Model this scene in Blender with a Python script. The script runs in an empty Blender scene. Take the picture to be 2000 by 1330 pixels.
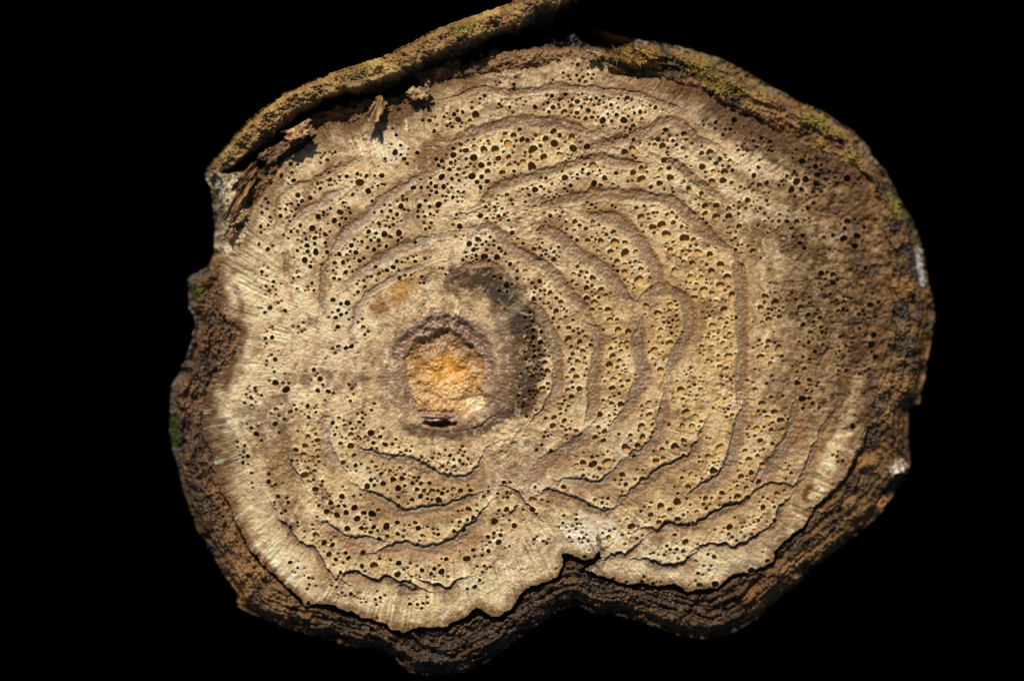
import bpy, math
import numpy as np
from mathutils import Vector

# ------------------------------------------------------------------ camera, sky, sun, exposure
S = 1e-4            # metres per unit of the drawing plane (a stem about 15 cm wide)
CX, CY = 1000.0, 665.0
ZF = 0.12           # height of the sawn face above the black cloth
sc = bpy.context.scene
CAM_D = 0.60
cam = bpy.data.cameras.new('camera'); cam_o = bpy.data.objects.new('camera', cam)
sc.collection.objects.link(cam_o); sc.camera = cam_o
cam_o.location = (0, 0, ZF + CAM_D); cam_o.rotation_euler = (0, 0, 0)
cam.sensor_width = 36; cam.lens = 36 * CAM_D / 0.2
cam.clip_start = 0.01; cam.clip_end = 50
cam.dof.use_dof = True; cam.dof.focus_distance = CAM_D + 0.0004; cam.dof.aperture_fstop = 2.1

SUN_EL, SUN_AZ = math.radians(43), math.radians(-14)     # azimuth from +Y, negative = towards -X
sdir = Vector((math.sin(SUN_AZ) * math.cos(SUN_EL), math.cos(SUN_AZ) * math.cos(SUN_EL), math.sin(SUN_EL)))
w = bpy.data.worlds.new('World'); sc.world = w; w.use_nodes = True
nt = w.node_tree; bgn = nt.nodes['Background']
sky = nt.nodes.new('ShaderNodeTexSky'); sky.sky_type = 'NISHITA'; sky.sun_disc = False
sky.sun_elevation = SUN_EL; sky.sun_rotation = SUN_AZ
nt.links.new(sky.outputs[0], bgn.inputs[0]); bgn.inputs[1].default_value = 0.05
sl = bpy.data.lights.new('sun', 'SUN'); sl.energy = 4.3; sl.angle = math.radians(0.5); sl.color = (1, .965, .91)
so = bpy.data.objects.new('sun', sl); sc.collection.objects.link(so)
so.rotation_euler = sdir.to_track_quat('Z', 'Y').to_euler(); so.location = sdir * 2
vs = sc.view_settings; vs.view_transform = 'Standard'; vs.look = 'None'; vs.exposure = 0; vs.gamma = 1
vs.use_curve_mapping = False

# ------------------------------------------------------------------ helpers
rng = np.random.default_rng(7)
F = np.float32
def lin(c):
    c = np.asarray(c, F) / 255
    return np.where(c <= .04045, c / 12.92, ((c + .055) / 1.055) ** 2.4).astype(F)
def alb(c): return np.clip(lin(c) / 0.92, 0, .85)
def ss(a, b, x):
    t = np.clip((x - a) / (b - a), 0, 1); return t * t * (3 - 2 * t)
def vnoise(x, y, seed):
    xi = np.floor(x).astype(np.int64); yi = np.floor(y).astype(np.int64)
    fx = (x - xi).astype(F); fy = (y - yi).astype(F)
    fx = fx * fx * (3 - 2 * fx); fy = fy * fy * (3 - 2 * fy)
    def h(a, b):
        n = (a * 374761393 + b * 668265263 + seed * 974634777) & 0xffffffff
        n = ((n ^ (n >> 13)) * 1274126177) & 0xffffffff
        n = n ^ (n >> 16)
        return (n & 0xffff).astype(F) / 32767.5 - 1
    a = h(xi, yi); b = h(xi + 1, yi); c = h(xi, yi + 1); d = h(xi + 1, yi + 1)
    return (a + (b - a) * fx) * (1 - fy) + (c + (d - c) * fx) * fy
def fbm(x, y, sc_, seed, oc=3, g=.5):
    o = 0; a = 1; t = 0
    for i in range(oc):
        o = o + a * vnoise(x / sc_ * 2 ** i + 17.3 * i, y / sc_ * 2 ** i - 9.1 * i, seed + i); t += a; a *= g
    return (o / t).astype(F)
def smooth_line(p, n=8):
    p = np.asarray(p, float)
    if len(p) < 3: return np.array([p[0] + (p[1] - p[0]) * t for t in np.linspace(0, 1, 9)])
    q = np.vstack([2 * p[0] - p[1], p, 2 * p[-1] - p[-2]]); out = []
    for i in range(1, len(q) - 2):
        for t in np.linspace(0, 1, n, endpoint=False):
            a, b, c, d = q[i - 1:i + 3]
            out.append(.5 * (2 * b + (c - a) * t + (2 * a - 5 * b + 4 * c - d) * t * t + (3 * b - a - 3 * c + d) * t ** 3))
    out.append(p[-1]); return np.array(out)
def pts(s): return [tuple(float(k) for k in q.split(',')) for q in s.split()]
def line_dist(x, y, P):
    """distance, parameter 0..1 and nearest point of a polyline"""
    best = np.full(x.shape, 1e9, F); tt = np.zeros(x.shape, F); qx = np.zeros(x.shape, F); qy = np.zeros(x.shape, F)
    n = len(P) - 1
    for i in range(n):
        (ax, ay), (bx, by) = P[i], P[i + 1]; dx, dy = bx - ax, by - ay
        t = np.clip(((x - ax) * dx + (y - ay) * dy) / (dx * dx + dy * dy + 1e-9), 0, 1)
        px, py = ax + t * dx, ay + t * dy
        d = np.hypot(x - px, y - py); m = d < best
        best[m] = d[m]; tt[m] = (i + t[m]) / n; qx[m] = px[m]; qy[m] = py[m]
    return best, tt, qx, qy
def inside(x, y, P):
    r = np.zeros(x.shape, bool); n = len(P)
    for i in range(n):
        (ax, ay), (bx, by) = P[i], P[(i + 1) % n]
        if ay == by: continue
        r ^= ((ay > y) != (by > y)) & (x < (bx - ax) * (y - ay) / (by - ay) + ax)
    return r

# ------------------------------------------------------------------ sampling grid of the sawn face
G = 1.45
u0, u1, v0, v1 = 312., 1850., -48., 1332.
nu, nv = int((u1 - u0) / G), int((v1 - v0) / G)
U, V = np.meshgrid((u0 + G * np.arange(nu)).astype(F), (v0 + G * np.arange(nv)).astype(F))
CG = 4.0
cu, cv = np.meshgrid(np.arange(u0 - 8, u1 + 12, CG).astype(F), np.arange(v0 - 8, v1 + 12, CG).astype(F))
def up(A, x=U, y=V):
    fx = (x - cu[0, 0]) / CG; fy = (y - cv[0, 0]) / CG
    i = np.clip(fx.astype(int), 0, A.shape[1] - 2); j = np.clip(fy.astype(int), 0, A.shape[0] - 2)
    a, b = fx - i, fy - j
    return (A[j, i] * (1 - a) * (1 - b) + A[j, i + 1] * a * (1 - b) + A[j + 1, i] * (1 - a) * b + A[j + 1, i + 1] * a * b).astype(F)
def sdf(P):
    P = [tuple(p) for p in P]
    d = line_dist(cu, cv, P + [P[0]])[0]
    return np.where(inside(cu, cv, P), -d, d).astype(F)

OUT = pts('392,335 400,318 430,290 475,240 520,205 560,178 620,150 690,128 745,112 780,95 830,68 880,45 935,28 1000,5 1010,-30 1145,-30 1148,40 1200,60 1245,70 1330,85 1420,112 1500,155 1560,190 1620,215 1680,255 1710,285 1712,300 1740,330 1765,380 1790,420 1810,465 1822,530 1835,590 1838,630 1826,690 1822,720 1808,790 1785,800 1785,850 1792,910 1780,940 1755,970 1735,1000 1700,1035 1650,1075 1600,1110 1560,1150 1520,1180 1490,1210 1440,1240 1390,1255 1330,1245 1270,1225 1220,1207 1170,1203 1128,1186 1092,1195 1062,1216 1005,1258 945,1300 900,1320 850,1325 800,1318 773,1294 740,1275 690,1270 620,1250 550,1232 500,1210 460,1190 455,1160 430,1125 415,1095 375,1035 370,1010 350,960 335,900 322,850 325,760 350,715 362,685 375,630 362,600 358,545 370,535 400,518 412,490 410,400 405,360 395,345')
WOOD = pts('556,309 529,357 495,399 480,444 468,477 429,507 420,556 420,601 440,625 468,645 462,680 440,715 410,745 390,790 390,850 412,890 417,940 454,1011 478,1068 520,1116 568,1156 595,1183 647,1186 686,1198 716,1213 752,1219 765,1234 788,1237 821,1226 870,1225 905,1212 933,1189 954,1207 975,1207 999,1189 1026,1153 1062,1138 1092,1125 1098,1098 1095,1083 1110,1083 1138,1094 1156,1089 1168,1075 1173,1092 1141,1116 1165,1126 1192,1131 1225,1142 1276,1144 1321,1146 1345,1157 1400,1148 1439,1123 1475,1119 1511,1101 1517,1080 1553,1041 1574,1029 1595,995 1622,968 1659,932 1689,875 1701,836 1713,800 1725,740 1745,660 1752,560 1740,480 1725,400 1690,340 1640,305 1560,270 1480,240 1420,210 1370,172 1280,152 1230,148 1200,140 1175,118 1100,114 1036,133 979,139 940,145 900,154 865,160 822,187 780,217 720,223 675,244 645,241 618,260 600,280')
GAP = pts('432,335 500,272 560,228 680,178 760,152 860,108 930,78 1050,35 1110,12 1120,-20 1146,-20 1150,42 1245,74 1222,92 1190,105 1150,93 1060,95 1000,103 950,118 900,135 840,165 800,195 700,225 640,238 590,262 550,295 520,325 495,375 475,420 465,470 445,490 450,440 470,395 490,350 470,330')
FLAP = smooth_line(pts('398,336 415,318 445,292 490,250 540,214 600,182 680,152 750,133 800,108 860,78 920,52 990,24 1040,2 1085,-22 1110,-44'))
PITH = pts('772,667 820,636 856,614 886,615 923,645 950,673 961,706 958,751 950,784 962,799 917,814 868,823 820,817 796,787 793,763 784,736 766,691')
CORE = pts('790,700 812,668 850,650 880,640 912,668 936,690 950,720 942,760 946,790 915,812 860,806 815,800 805,775 795,745')
sO, sW, sG, sP, sC = sdf(OUT), sdf(WOOD), sdf(GAP), sdf(PITH), sdf(CORE)

n1 = fbm(U, V, 40, 1); n2 = fbm(U, V, 40, 11); n3 = fbm(U, V, 13, 21); n4 = fbm(U, V, 13, 31); nb = fbm(U, V, 160, 41)
fine = fbm(U, V, 4.2, 51, 2, .7); grain = vnoise(U / 1.9, V / 1.9, 61)
wx, wy = U + 5 * n1 + 3 * n3, V + 5 * n2 + 3 * n4
dO = up(sO, U + 2.5 * n3 + 2 * n1, V + 2.5 * n4); dW = up(sW, wx + 2 * n3, wy + 2 * n4) + (6 * n3 + 10 * n1) * ss(560, 460, U) * ss(1080, 980, V) + (5 * n3 + 7 * n2) * ss(300, 240, V); dG = up(sG, wx, wy)
dP = up(sP, U + 5 * n3 + 2 * n1, V + 5 * n4); dC = up(sC, wx + 6 * n3, wy + 6 * n4)
fd, ft, _, _ = line_dist(cu, cv, FLAP)
fd, ft = up(fd, U + 10 * n1 + 4 * n3, V + 10 * n2 + 4 * n4), up(ft)
fw = 12 + 18 * ss(0, .25, ft) + 9 * ss(.35, .6, ft) - 4 * ss(.75, 1, ft)
fw = fw * (1 + .45 * fbm(ft * 900, ft * 0 + 3, 60, 601, 3))
flap = (fd < fw) & (dW > 4)
wood = dW < 0
PX, PY = 868., 728.
rad = np.hypot(U - PX, V - PY); th = np.arctan2(V - PY, U - PX)

# ------------------------------------------------------------------ heights
def rays(k, seed, rl): return vnoise((th + .008 * n1) / (2 * math.pi) * k + 500, rad / rl, seed)
rr = ss(260, 340, rad)
r0 = ss(110, 170, rad)
ray = ((rays(260, 70, 40) + .6 * rays(520, 75, 30)) * (1 - r0) + (rays(560, 71, 45) + .7 * rays(1000, 72, 30)) * r0) * (1 - rr) + (rays(1000, 73, 55) + .7 * rays(1900, 74, 40)) * rr
pat = ss(-.35, .35, fbm(U, V, 34, 77))
ray = ray * (.35 + .65 * pat)
rm = np.clip(.55 + .5 * fbm(U, V, 90, 81) + .45 * ss(-150, -30, dW) - .25 * ss(1250, 1400, U) * ss(900, 700, V), .32, 1.15)
H = -42 * ((U - 1010) / 650) ** 2 - 14 * ((V - 700) / 560) ** 2
H = H + wood * (2.6 * n1 + 1.3 * n3 + .85 * ray * rm + 1.1 * fine + .8 * grain)
crumb = ss(.15, .6, fbm(U, V, 70, 91)) * wood
H = H + crumb * (2.6 * n3 + 1.8 * fine)
arc = th * 560
lay = 1.5 * (vnoise(arc / 85 + .4 * n1, (dO + 9 * n1 + 3 * n3) / 8.5, 141) + .6 * vnoise(arc / 24, (dO + 5 * n1) / 3.2, 142))
right = ss(1600, 1690, U) * ss(880, 780, V)
left = ss(520, 440, U) * ss(480, 560, V) * ss(1000, 880, V)
bark = ~wood
bn = fbm(U, V, 26, 101, 4, .6)
Hb = -11 + 4 * ss(620, 520, U) + 10 * right + 11 * bn + 5 * n3 + 4.5 * fine + 2.8 * grain + 4.5 * lay - 26 * ss(-30, -3, dO) - 5 * ss(12, 0, dW) * ss(520, 620, U) * (1 - right) * (1 - .7 * left)
# dark open joint between wood and bark along the lower and lower right side
joint = ss(5, 1., np.abs(dW - 2.5)) * ss(940, 1060, V) * ss(-.45, .1, n1 + .6) * bark
Hb = Hb - 8 * joint
gap = ss(6, -14, dG) * bark
Hb = Hb * (1 - gap) + gap * (-150 + 16 * bn + 134 * ss(56, 30, dW + 22 * n1 + 14 * n3) + 14 * n3 * ss(60, 20, dW))
fh = (-6 + 46 * ss(0.02, .38, ft)) * (1 - .25 * np.clip(fd / fw, 0, 1) ** 3) - 45 * ss(-38, -66, dO + 5 * n3)
Hb = np.where(flap, fh + 12 * bn + 6 * n3 + 5 * fine + 3 * grain - 22 * ss(-14, 0, dO), Hb)
# gutter behind the flap's outer side stays with the outline; lacy inner bark at the top stands a little proud
lace = ss(22, 0, np.abs(V - 108 - 4 * n1)) * ss(940, 1000, U) * ss(1190, 1170, U) * bark
Hb = Hb * (1 - lace) + lace * (-4 + 10 * n3 + 5 * fine)
clump = ss(1, .4, np.hypot((U - 1240) / 58, (V - 108) / 30) + .35 * n3)
Hb = Hb + clump * bark * 34
H = np.where(bark, H + Hb, H)

# ------------------------------------------------------------------ colours of the tissues
C = np.empty(U.shape + (3,), F)
def mix(m, c):
    global C
    m = np.clip(m, 0, 1)[..., None].astype(F)
    C = C * (1 - m) + m * (alb(c) if not isinstance(c, np.ndarray) else c)
C[:] = alb((196, 167, 122))
mix(.5 + .6 * n1, (190, 158, 112)); mix(.75 * ss(.05, .75, nb), (208, 187, 146)); mix(.5 * ss(.1, .7, -nb), (172, 138, 98))
def blob(u, v, ru, rv, rot, col, a, hard=.5, nz=.4):
    c, s = math.cos(math.radians(rot)), math.sin(math.radians(rot))
    x = ((U - u) * c + (V - v) * s) / ru; y = (-(U - u) * s + (V - v) * c) / rv
    mix(a * ss(1, hard, np.hypot(x, y) + nz * (.6 * n1 + .4 * n3)) * wood, col)
def stroke(p, wd, col, a, nz=.35):
    d = up(line_dist(cu, cv, smooth_line(pts(p)))[0], wx, wy)
    mix(a * ss(1, .3, d / (wd / 2) + nz * n3) * wood, col)
blob(1330, 640, 250, 300, 0, (197, 156, 94), .62, .3)
blob(1400, 900, 240, 170, 0, (198, 160, 100), .5, .3)
blob(600, 900, 90, 120, 0, (192, 160, 100), .55)
blob(830, 980, 190, 70, 0, (186, 154, 98), .6)
blob(730, 1090, 170, 70, 15, (192, 162, 108), .5)
blob(870, 725, 175, 160, 0, (186, 152, 112), .6)
blob(510, 815, 80, 60, 0, (150, 124, 98), .6); blob(655, 705, 130, 70, 0, (172, 140, 106), .55)
blob(540, 900, 100, 110, 0, (166, 138, 100), .4)
blob(1010, 930, 120, 40, -15, (168, 135, 106), .6); blob(1090, 955, 90, 40, 0, (172, 140, 112), .5)
blob(1150, 1045, 62, 48, 0, (232, 216, 188), .75); blob(1010, 1080, 100, 50, -30, (205, 180, 145), .5)
blob(930, 1150, 95, 50, -10, (204, 188, 136), .7); blob(840, 1195, 90, 40, 0, (205, 182, 126), .6)
blob(560, 560, 150, 130, 0, (210, 186, 142), .5); blob(660, 300, 130, 50, -20, (205, 180, 136), .5)
blob(750, 290, 70, 40, 0, (226, 206, 168), .55); blob(940, 480, 60, 50, 0, (190, 160, 120), .5)
blob(1050, 330, 160, 50, -15, (218, 190, 140), .5); blob(1000, 290, 120, 50, -5, (214, 180, 122), .5)
blob(1610, 520, 190, 260, 0, (140, 108, 68), .6, .35, .7); blob(1520, 400, 140, 130, 0, (150, 117, 74), .6, .3, .7)
blob(1690, 640, 110, 220, 0, (108, 78, 46), .65, .35, .6); blob(1640, 340, 100, 70, 30, (96, 70, 42), .8)
blob(1430, 240, 180, 50, 28, (142, 112, 78), .75); blob(1530, 290, 110, 45, 25, (104, 78, 48), .7)
blob(1630, 600, 90, 60, 0, (98, 74, 46), .6, .3, .8); blob(1560, 470, 60, 30, 0, (90, 66, 44), .65, .3, .8)
blob(1590, 800, 150, 110, 0, (176, 142, 98), .5); blob(1716, 850, 34, 150, 14, (104, 76, 46), .9)
blob(1690, 740, 90, 80, 0, (84, 62, 42), .8, .4, .6)
blob(845, 305, 40, 75, 42, (146, 106, 66), .75); blob(780, 230, 90, 26, -18, (150, 118, 78), .7)
blob(660, 255, 80, 24, -20, (150, 118, 76), .6); blob(850, 470, 60, 30, -30, (168, 136, 96), .6)
blob(780, 570, 75, 26, -33, (190, 138, 66), .8); blob(735, 610, 40, 18, -35, (168, 122, 66), .6)
blob(870, 545, 80, 30, -10, (180, 150, 112), .5)
blob(1585, 965, 18, 26, 15, (150, 96, 34), .95, .6, .3)
blob(620, 340, 60, 18, -15, (178, 140, 92), .5)
blob(1700, 790, 60, 60, 0, (92, 68, 42), .8)
stroke('1682,735 1662,810 1636,880 1615,940 1600,975', 52, (222, 198, 150), .9)
stroke('1545,830 1540,870 1570,900 1600,850', 30, (200, 172, 134), .5)
stroke('905,545 960,552 1008,592 1034,655 1036,720 1015,790', 92, (84, 62, 46), .85)
stroke('975,600 1000,680 995,760 960,815', 60, (132, 104, 84), .7)
stroke('960,560 1000,590 1022,640', 52, (58, 43, 33), .85, .7)
stroke('800,836 860,846 930,836 990,806', 36, (104, 82, 68), .75)
blob(868, 728, 150, 138, 0, (150, 120, 94), .6, .55)
stroke('840,622 900,622 950,668 968,720 966,790', 16, (150, 122, 98), .6)
stroke('455,560 470,600 468,640', 18, (128, 92, 54), .8); stroke('440,690 470,660 480,640', 30, (110, 78, 46), .8)
stroke('1120,1165 1040,1160 960,1200', 14, (160, 130, 84), .5)
mix(.45 * ss(.35, .8, fbm(U, V, 22, 191)) * wood, (150, 112, 78))
mix(.35 * crumb * ss(0, .6, n3), (228, 210, 176))
mix(.30 * ss(1150, 1000, U) * ss(1060, 930, U) * ss(.3, 1, rays(820, 301, 200)) * ss(190, 90, rad) * ss(90, 120, rad), (60, 46, 42))
gd = dW + 10 * n1 + 14 * fbm(U, V, 120, 151)
ring = vnoise(gd / 19, th * 4 + 30, 161) + .6 * vnoise(gd / 9, th * 9 + 60, 162)
ringm = wood * ss(120, 190, rad)
mix(.50 * ss(.15, .9, ring) * ringm, (146, 108, 74)); mix(.34 * ss(.2, .9, -ring) * ringm, (224, 204, 166))
mot = fbm(U, V, 9, 171, 3, .7); H += wood * .6 * mot
mix(.42 * ss(.1, .55, mot) * wood, (128, 94, 64)); mix(.34 * ss(.1, .55, -mot) * wood, (226, 206, 168))
mix(.6 * ss(.3, .6, fbm(U, V, 46, 181, 4, .6)) * wood, (138, 104, 72))
mix(.9 * ss(-75, -4, dW + 40 * n1 + 22 * n3) * left * wood, (106, 72, 40)); mix(.75 * ss(-50, 0, dW + 22 * n2 + 10 * n3) * ss(860, 960, V) * ss(620, 500, U) * wood, (134, 100, 62)); mix(.5 * ss(-30, 0, dW + 16 * n2 + 10 * n3) * ss(1000, 1100, V) * wood, (140, 108, 70)); mix(.8 * ss(-34, 0, dW + 16 * n1 + 10 * n3) * ss(300, 240, V) * ss(960, 900, U) * wood, (124, 92, 56)); mix(.8 * ss(-60, 0, dW + 20 * n1 + 10 * n3) * ss(1240, 1340, U) * ss(420, 330, V) * wood, (108, 82, 52))
rg = ss(1480, 1660, U + 50 * n1 + 25 * n3) * ss(930, 760, V + 30 * n1) * wood
mix(.6 * rg, (136, 102, 62)); mix(.6 * rg * ss(.0, .45, n1 + .5 * n3), (100, 72, 42)); mix(.55 * rg * ss(.0, .45, -n2 - .4 * n3), (168, 138, 94)); mix(.6 * rg * ss(.2, .55, n4 + .3 * mot), (74, 54, 36))
H += rg * (4 * n3 + 3 * mot)
# deepen the natural variation of the wood, then lay rays and fibres over it
rimp = ss(-95, -45, dW + 14 * n1) * ss(-4, -22, dW + 8 * n3) * (ss(640, 540, U) + ss(1000, 1090, V)) * wood
mix(.45 * rimp * (1 - .75 * left * ss(-.3, .2, n1)) * (.6 + .8 * n2), (224, 206, 164))
mix(.45 * ss(-70, 0, dW + 26 * n2 + 14 * n3) * wood * (1 - .5 * rimp), (138, 100, 58))
lum = alb((186, 152, 108)); ly = C @ np.array([.3, .55, .15], F); tn = (ly / float(lum @ np.array([.3, .55, .15])))
tint = np.stack([1 + .22 * ss(.9, .25, tn), np.ones_like(tn), 1 - .34 * ss(.9, .25, tn)], -1)
Cw = .98 * np.array([.99, .985, .97], F) * C * (np.clip(tn, .22, 3) ** np.where(tn < 1, 1.0, 1.9))[..., None] * tint
mxc = Cw.max(-1, keepdims=True); Cw = Cw / (1 + (mxc / .72) ** 4) ** .25
C = np.where(wood[..., None], np.clip(Cw, (.062, .039, .018), .74), C).astype(F)
rk = rm * wood * (1 - .6 * rg)
def gain(m, k):
    global C
    C = C * (1 + np.clip(m, 0, 1)[..., None].astype(F) * (np.array(k, F) - 1))
gain(ss(.3, 1.1, ray) * rk, (1.5, 1.55, 1.65)); gain(ss(.2, 1.0, -ray) * rk, (.6, .54, .47))
mix(.45 * ss(.55, .9, vnoise((th + .01 * n1) / 6.2832 * 1250 + 90, rad / 34, 501)) * np.clip(ss(.0, .4, fbm(U, V, 50, 502)) + .6 * ss(-110, -30, dW), 0, 1) * ss(.25, .0, ss(1180, 1280, U) * ss(420, 350, V)) * (1 - .7 * ss(360, 280, V)) * wood * (1 - .8 * rg), (242, 230, 206))
gain(ss(.3, .9, fine) * wood, (1.32, 1.35, 1.4)); gain(ss(.25, .85, -fine) * wood, (.62, .57, .5))
gain(ss(.55, 1, grain) * wood, (1.25, 1.28, 1.34)); gain(ss(.55, 1, -grain) * wood, (.78, .75, .7))
C = np.minimum(C, .8)
# bark colours, with shade painted into the gap and the flap's inner side
bmask = bark
C[bmask] = alb((104, 74, 42))
inner = ss(38, 0, dW + 12 * n1) * ss(640, 500, U)
def bmix(m, c): mix(m * bmask, c)
bmix(ss(-.2, .45, bn), (138, 98, 52)); bmix(ss(.1, .6, -bn), (44, 32, 23)); bmix(.55 * ss(.1, 1, lay + .5 * n3), (40, 30, 22)); bmix(.5 * ss(.2, 1, -lay), (132, 92, 50))
bmix(.5 * ss(.2, .7, fbm(U, V, 55, 111)), (146, 98, 48)); bmix(.75 * ss(.05, .5, fbm(U, V, 95, 113)), (42, 32, 24))
dark = ss(960, 1180, V) * ss(520, 640, U) * ss(1500, 1330, U)
bmix(.72 * dark, (36, 27, 19)); bmix(.5 * dark * ss(.1, .6, n3 + .5 * bn), (100, 68, 34))
bmix(.6 * ss(520, 360, U) * ss(950, 1000, V) * ss(1130, 1060, V), (40, 32, 27))
bmix(.8 * inner, (140, 104, 58)); bmix(.5 * inner * ss(.0, .5, n3), (86, 60, 36)); bmix(.85 * joint, (22, 18, 15))
torn = gap * ss(60, 28, dW + 22 * n1 + 14 * n3) * ss(1010, 950, U); bmix(.85 * gap, (30, 23, 17)); bmix(.9 * torn, (132, 98, 58)); bmix(.8 * torn * ss(.0, .45, n3 + .4 * fine), (178, 144, 96)); bmix(.7 * torn * ss(.1, .5, -n4), (70, 48, 28)); bmix(.9 * gap * ss(1000, 1080, U) * ss(.9, .3, lace), (6, 5, 4))  # deep gap: its shade painted in near-black; torn tissue keeps its own brown
bmix(lace, (128, 94, 54)); bmix(lace * ss(.1, .6, n3), (168, 136, 92))
fl = flap.astype(F)
bmix(fl, (138, 104, 56)); bmix(fl * ss(-.1, .5, bn), (176, 142, 78)); bmix(.8 * fl * ss(.1, .6, -bn), (92, 66, 38)); bmix(.6 * fl * ss(.2, .6, fbm(U, V, 60, 121)), (150, 134, 56))
bmix(fl * .95 * ss(-36, -54, dO + 9 * n3), (40, 30, 21)); bmix(fl * ss(.2, .05, ft), (98, 72, 42)); bmix(.7 * fl * ss(.25, .05, ft) * ss(0, .4, n3), (150, 118, 74))  # flap's inner side: shade painted in over the dark inner bark
ur = ss(1150, 1230, U) * ss(430, 300, V)
bmix(.7 * ur * ss(-.3, .3, n1 + .3 * bn), (142, 112, 48)); bmix(.7 * ur * ss(.1, .5, n2), (150, 108, 66)); bmix(.8 * ur * ss(.15, .5, -n3 - .4 * bn), (44, 34, 20))
bmix(.8 * ur * ss(-18, -4, dO) * ss(-.2, .3, n2), (120, 106, 88))
rt = ss(1690, 1740, U) * ss(280, 330, V) * ss(820, 760, V)
bmix(.7 * rt * ss(-.1, .4, n1), (152, 112, 60)); bmix(.8 * rt * ss(0, .4, -n2), (36, 30, 22)); bmix(.8 * rt * ss(0, .4, n3) * ss(-30, -6, dO), (98, 88, 36))
gl = ss(440, 425, U + 6 * n1) * 1.0 * ss(330, 350, V) * ss(505, 490, V)
lf = ss(490, 470, U) * ss(505, 485, V) * ss(330, 350, V) * (1 - gap)
bmix(lf, (172, 150, 112)); bmix(lf * ss(-.1, .4, n3 + n1), (206, 188, 148)); bmix(.8 * lf * ss(.05, .45, -n3), (86, 62, 40)); bmix(.6 * gl * ss(.1, .4, n2), (74, 72, 70))
el = ss(480, 420, U) * ss(500, 540, V) * ss(1000, 900, V)
bmix(.75 * el, (72, 50, 32)); bmix(.6 * el * ss(.0, .5, n1 + .4 * n3), (116, 80, 46)); bmix(.75 * el * ss(.05, .4, -n3 - .4 * n1), (34, 24, 18)); bmix(.6 * el * ss(-20, -4, dO), (96, 84, 74))
bmix(.35 * ss(.3, 1, fine), (188, 150, 96)); bmix(.4 * ss(.2, 1, -fine), (24, 18, 13))
# pith
pm = ss(8, -8, dP); cm = ss(4, -6, dC)
H = H - 8 * pm - 8 * cm + pm * (2.2 * n3 + .8 * fine) + cm * (13 * np.abs(fbm(U, V, 50, 131, 2)) + 1.2 * n3 + .2 * fine - 5)
H = H + 16 * cm * ss(700, 800, V) * ss(990, 860, U + .4 * V - 300)
mix(pm, (140, 106, 78)); mix(.6 * pm * ss(0, .5, n3), (178, 144, 108)); mix(.5 * pm * ss(0, .5, -n3), (98, 72, 54))
mix(cm, (168, 124, 66))
mix(.8 * cm * ss(720, 650, V + 26 * n1), (146, 108, 66)); mix(.9 * cm * ss(.9, .25, np.hypot((U - 885) / 62, (V - 730) / 50) + .5 * n2), (206, 146, 54))
mix(.8 * cm * ss(735, 790, V + 30 * n2 - .15 * (U - 870)), (206, 160, 96)); mix(.4 * cm * ss(.0, .5, n1 + .3 * n3), (212, 174, 118)); mix(.5 * cm * ss(.1, .5, -n3), (150, 104, 54))
mix(.8 * cm * ss(34, 10, np.hypot((U - 934), (V - 794) * 1.4) + 12 * n3), (236, 212, 166))
mix(.7 * cm * ss(30, 8, np.hypot(U - 912, V - 668) + 8 * n3), (104, 76, 48))
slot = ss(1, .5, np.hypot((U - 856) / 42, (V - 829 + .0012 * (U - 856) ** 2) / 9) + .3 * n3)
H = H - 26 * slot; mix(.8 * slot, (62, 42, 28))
lip = ss(1, .4, np.hypot((U - 855) / 46, (V - 812) / 7) + .3 * n3); H = H + 7 * lip; mix(.7 * lip, (150, 96, 54))

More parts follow.
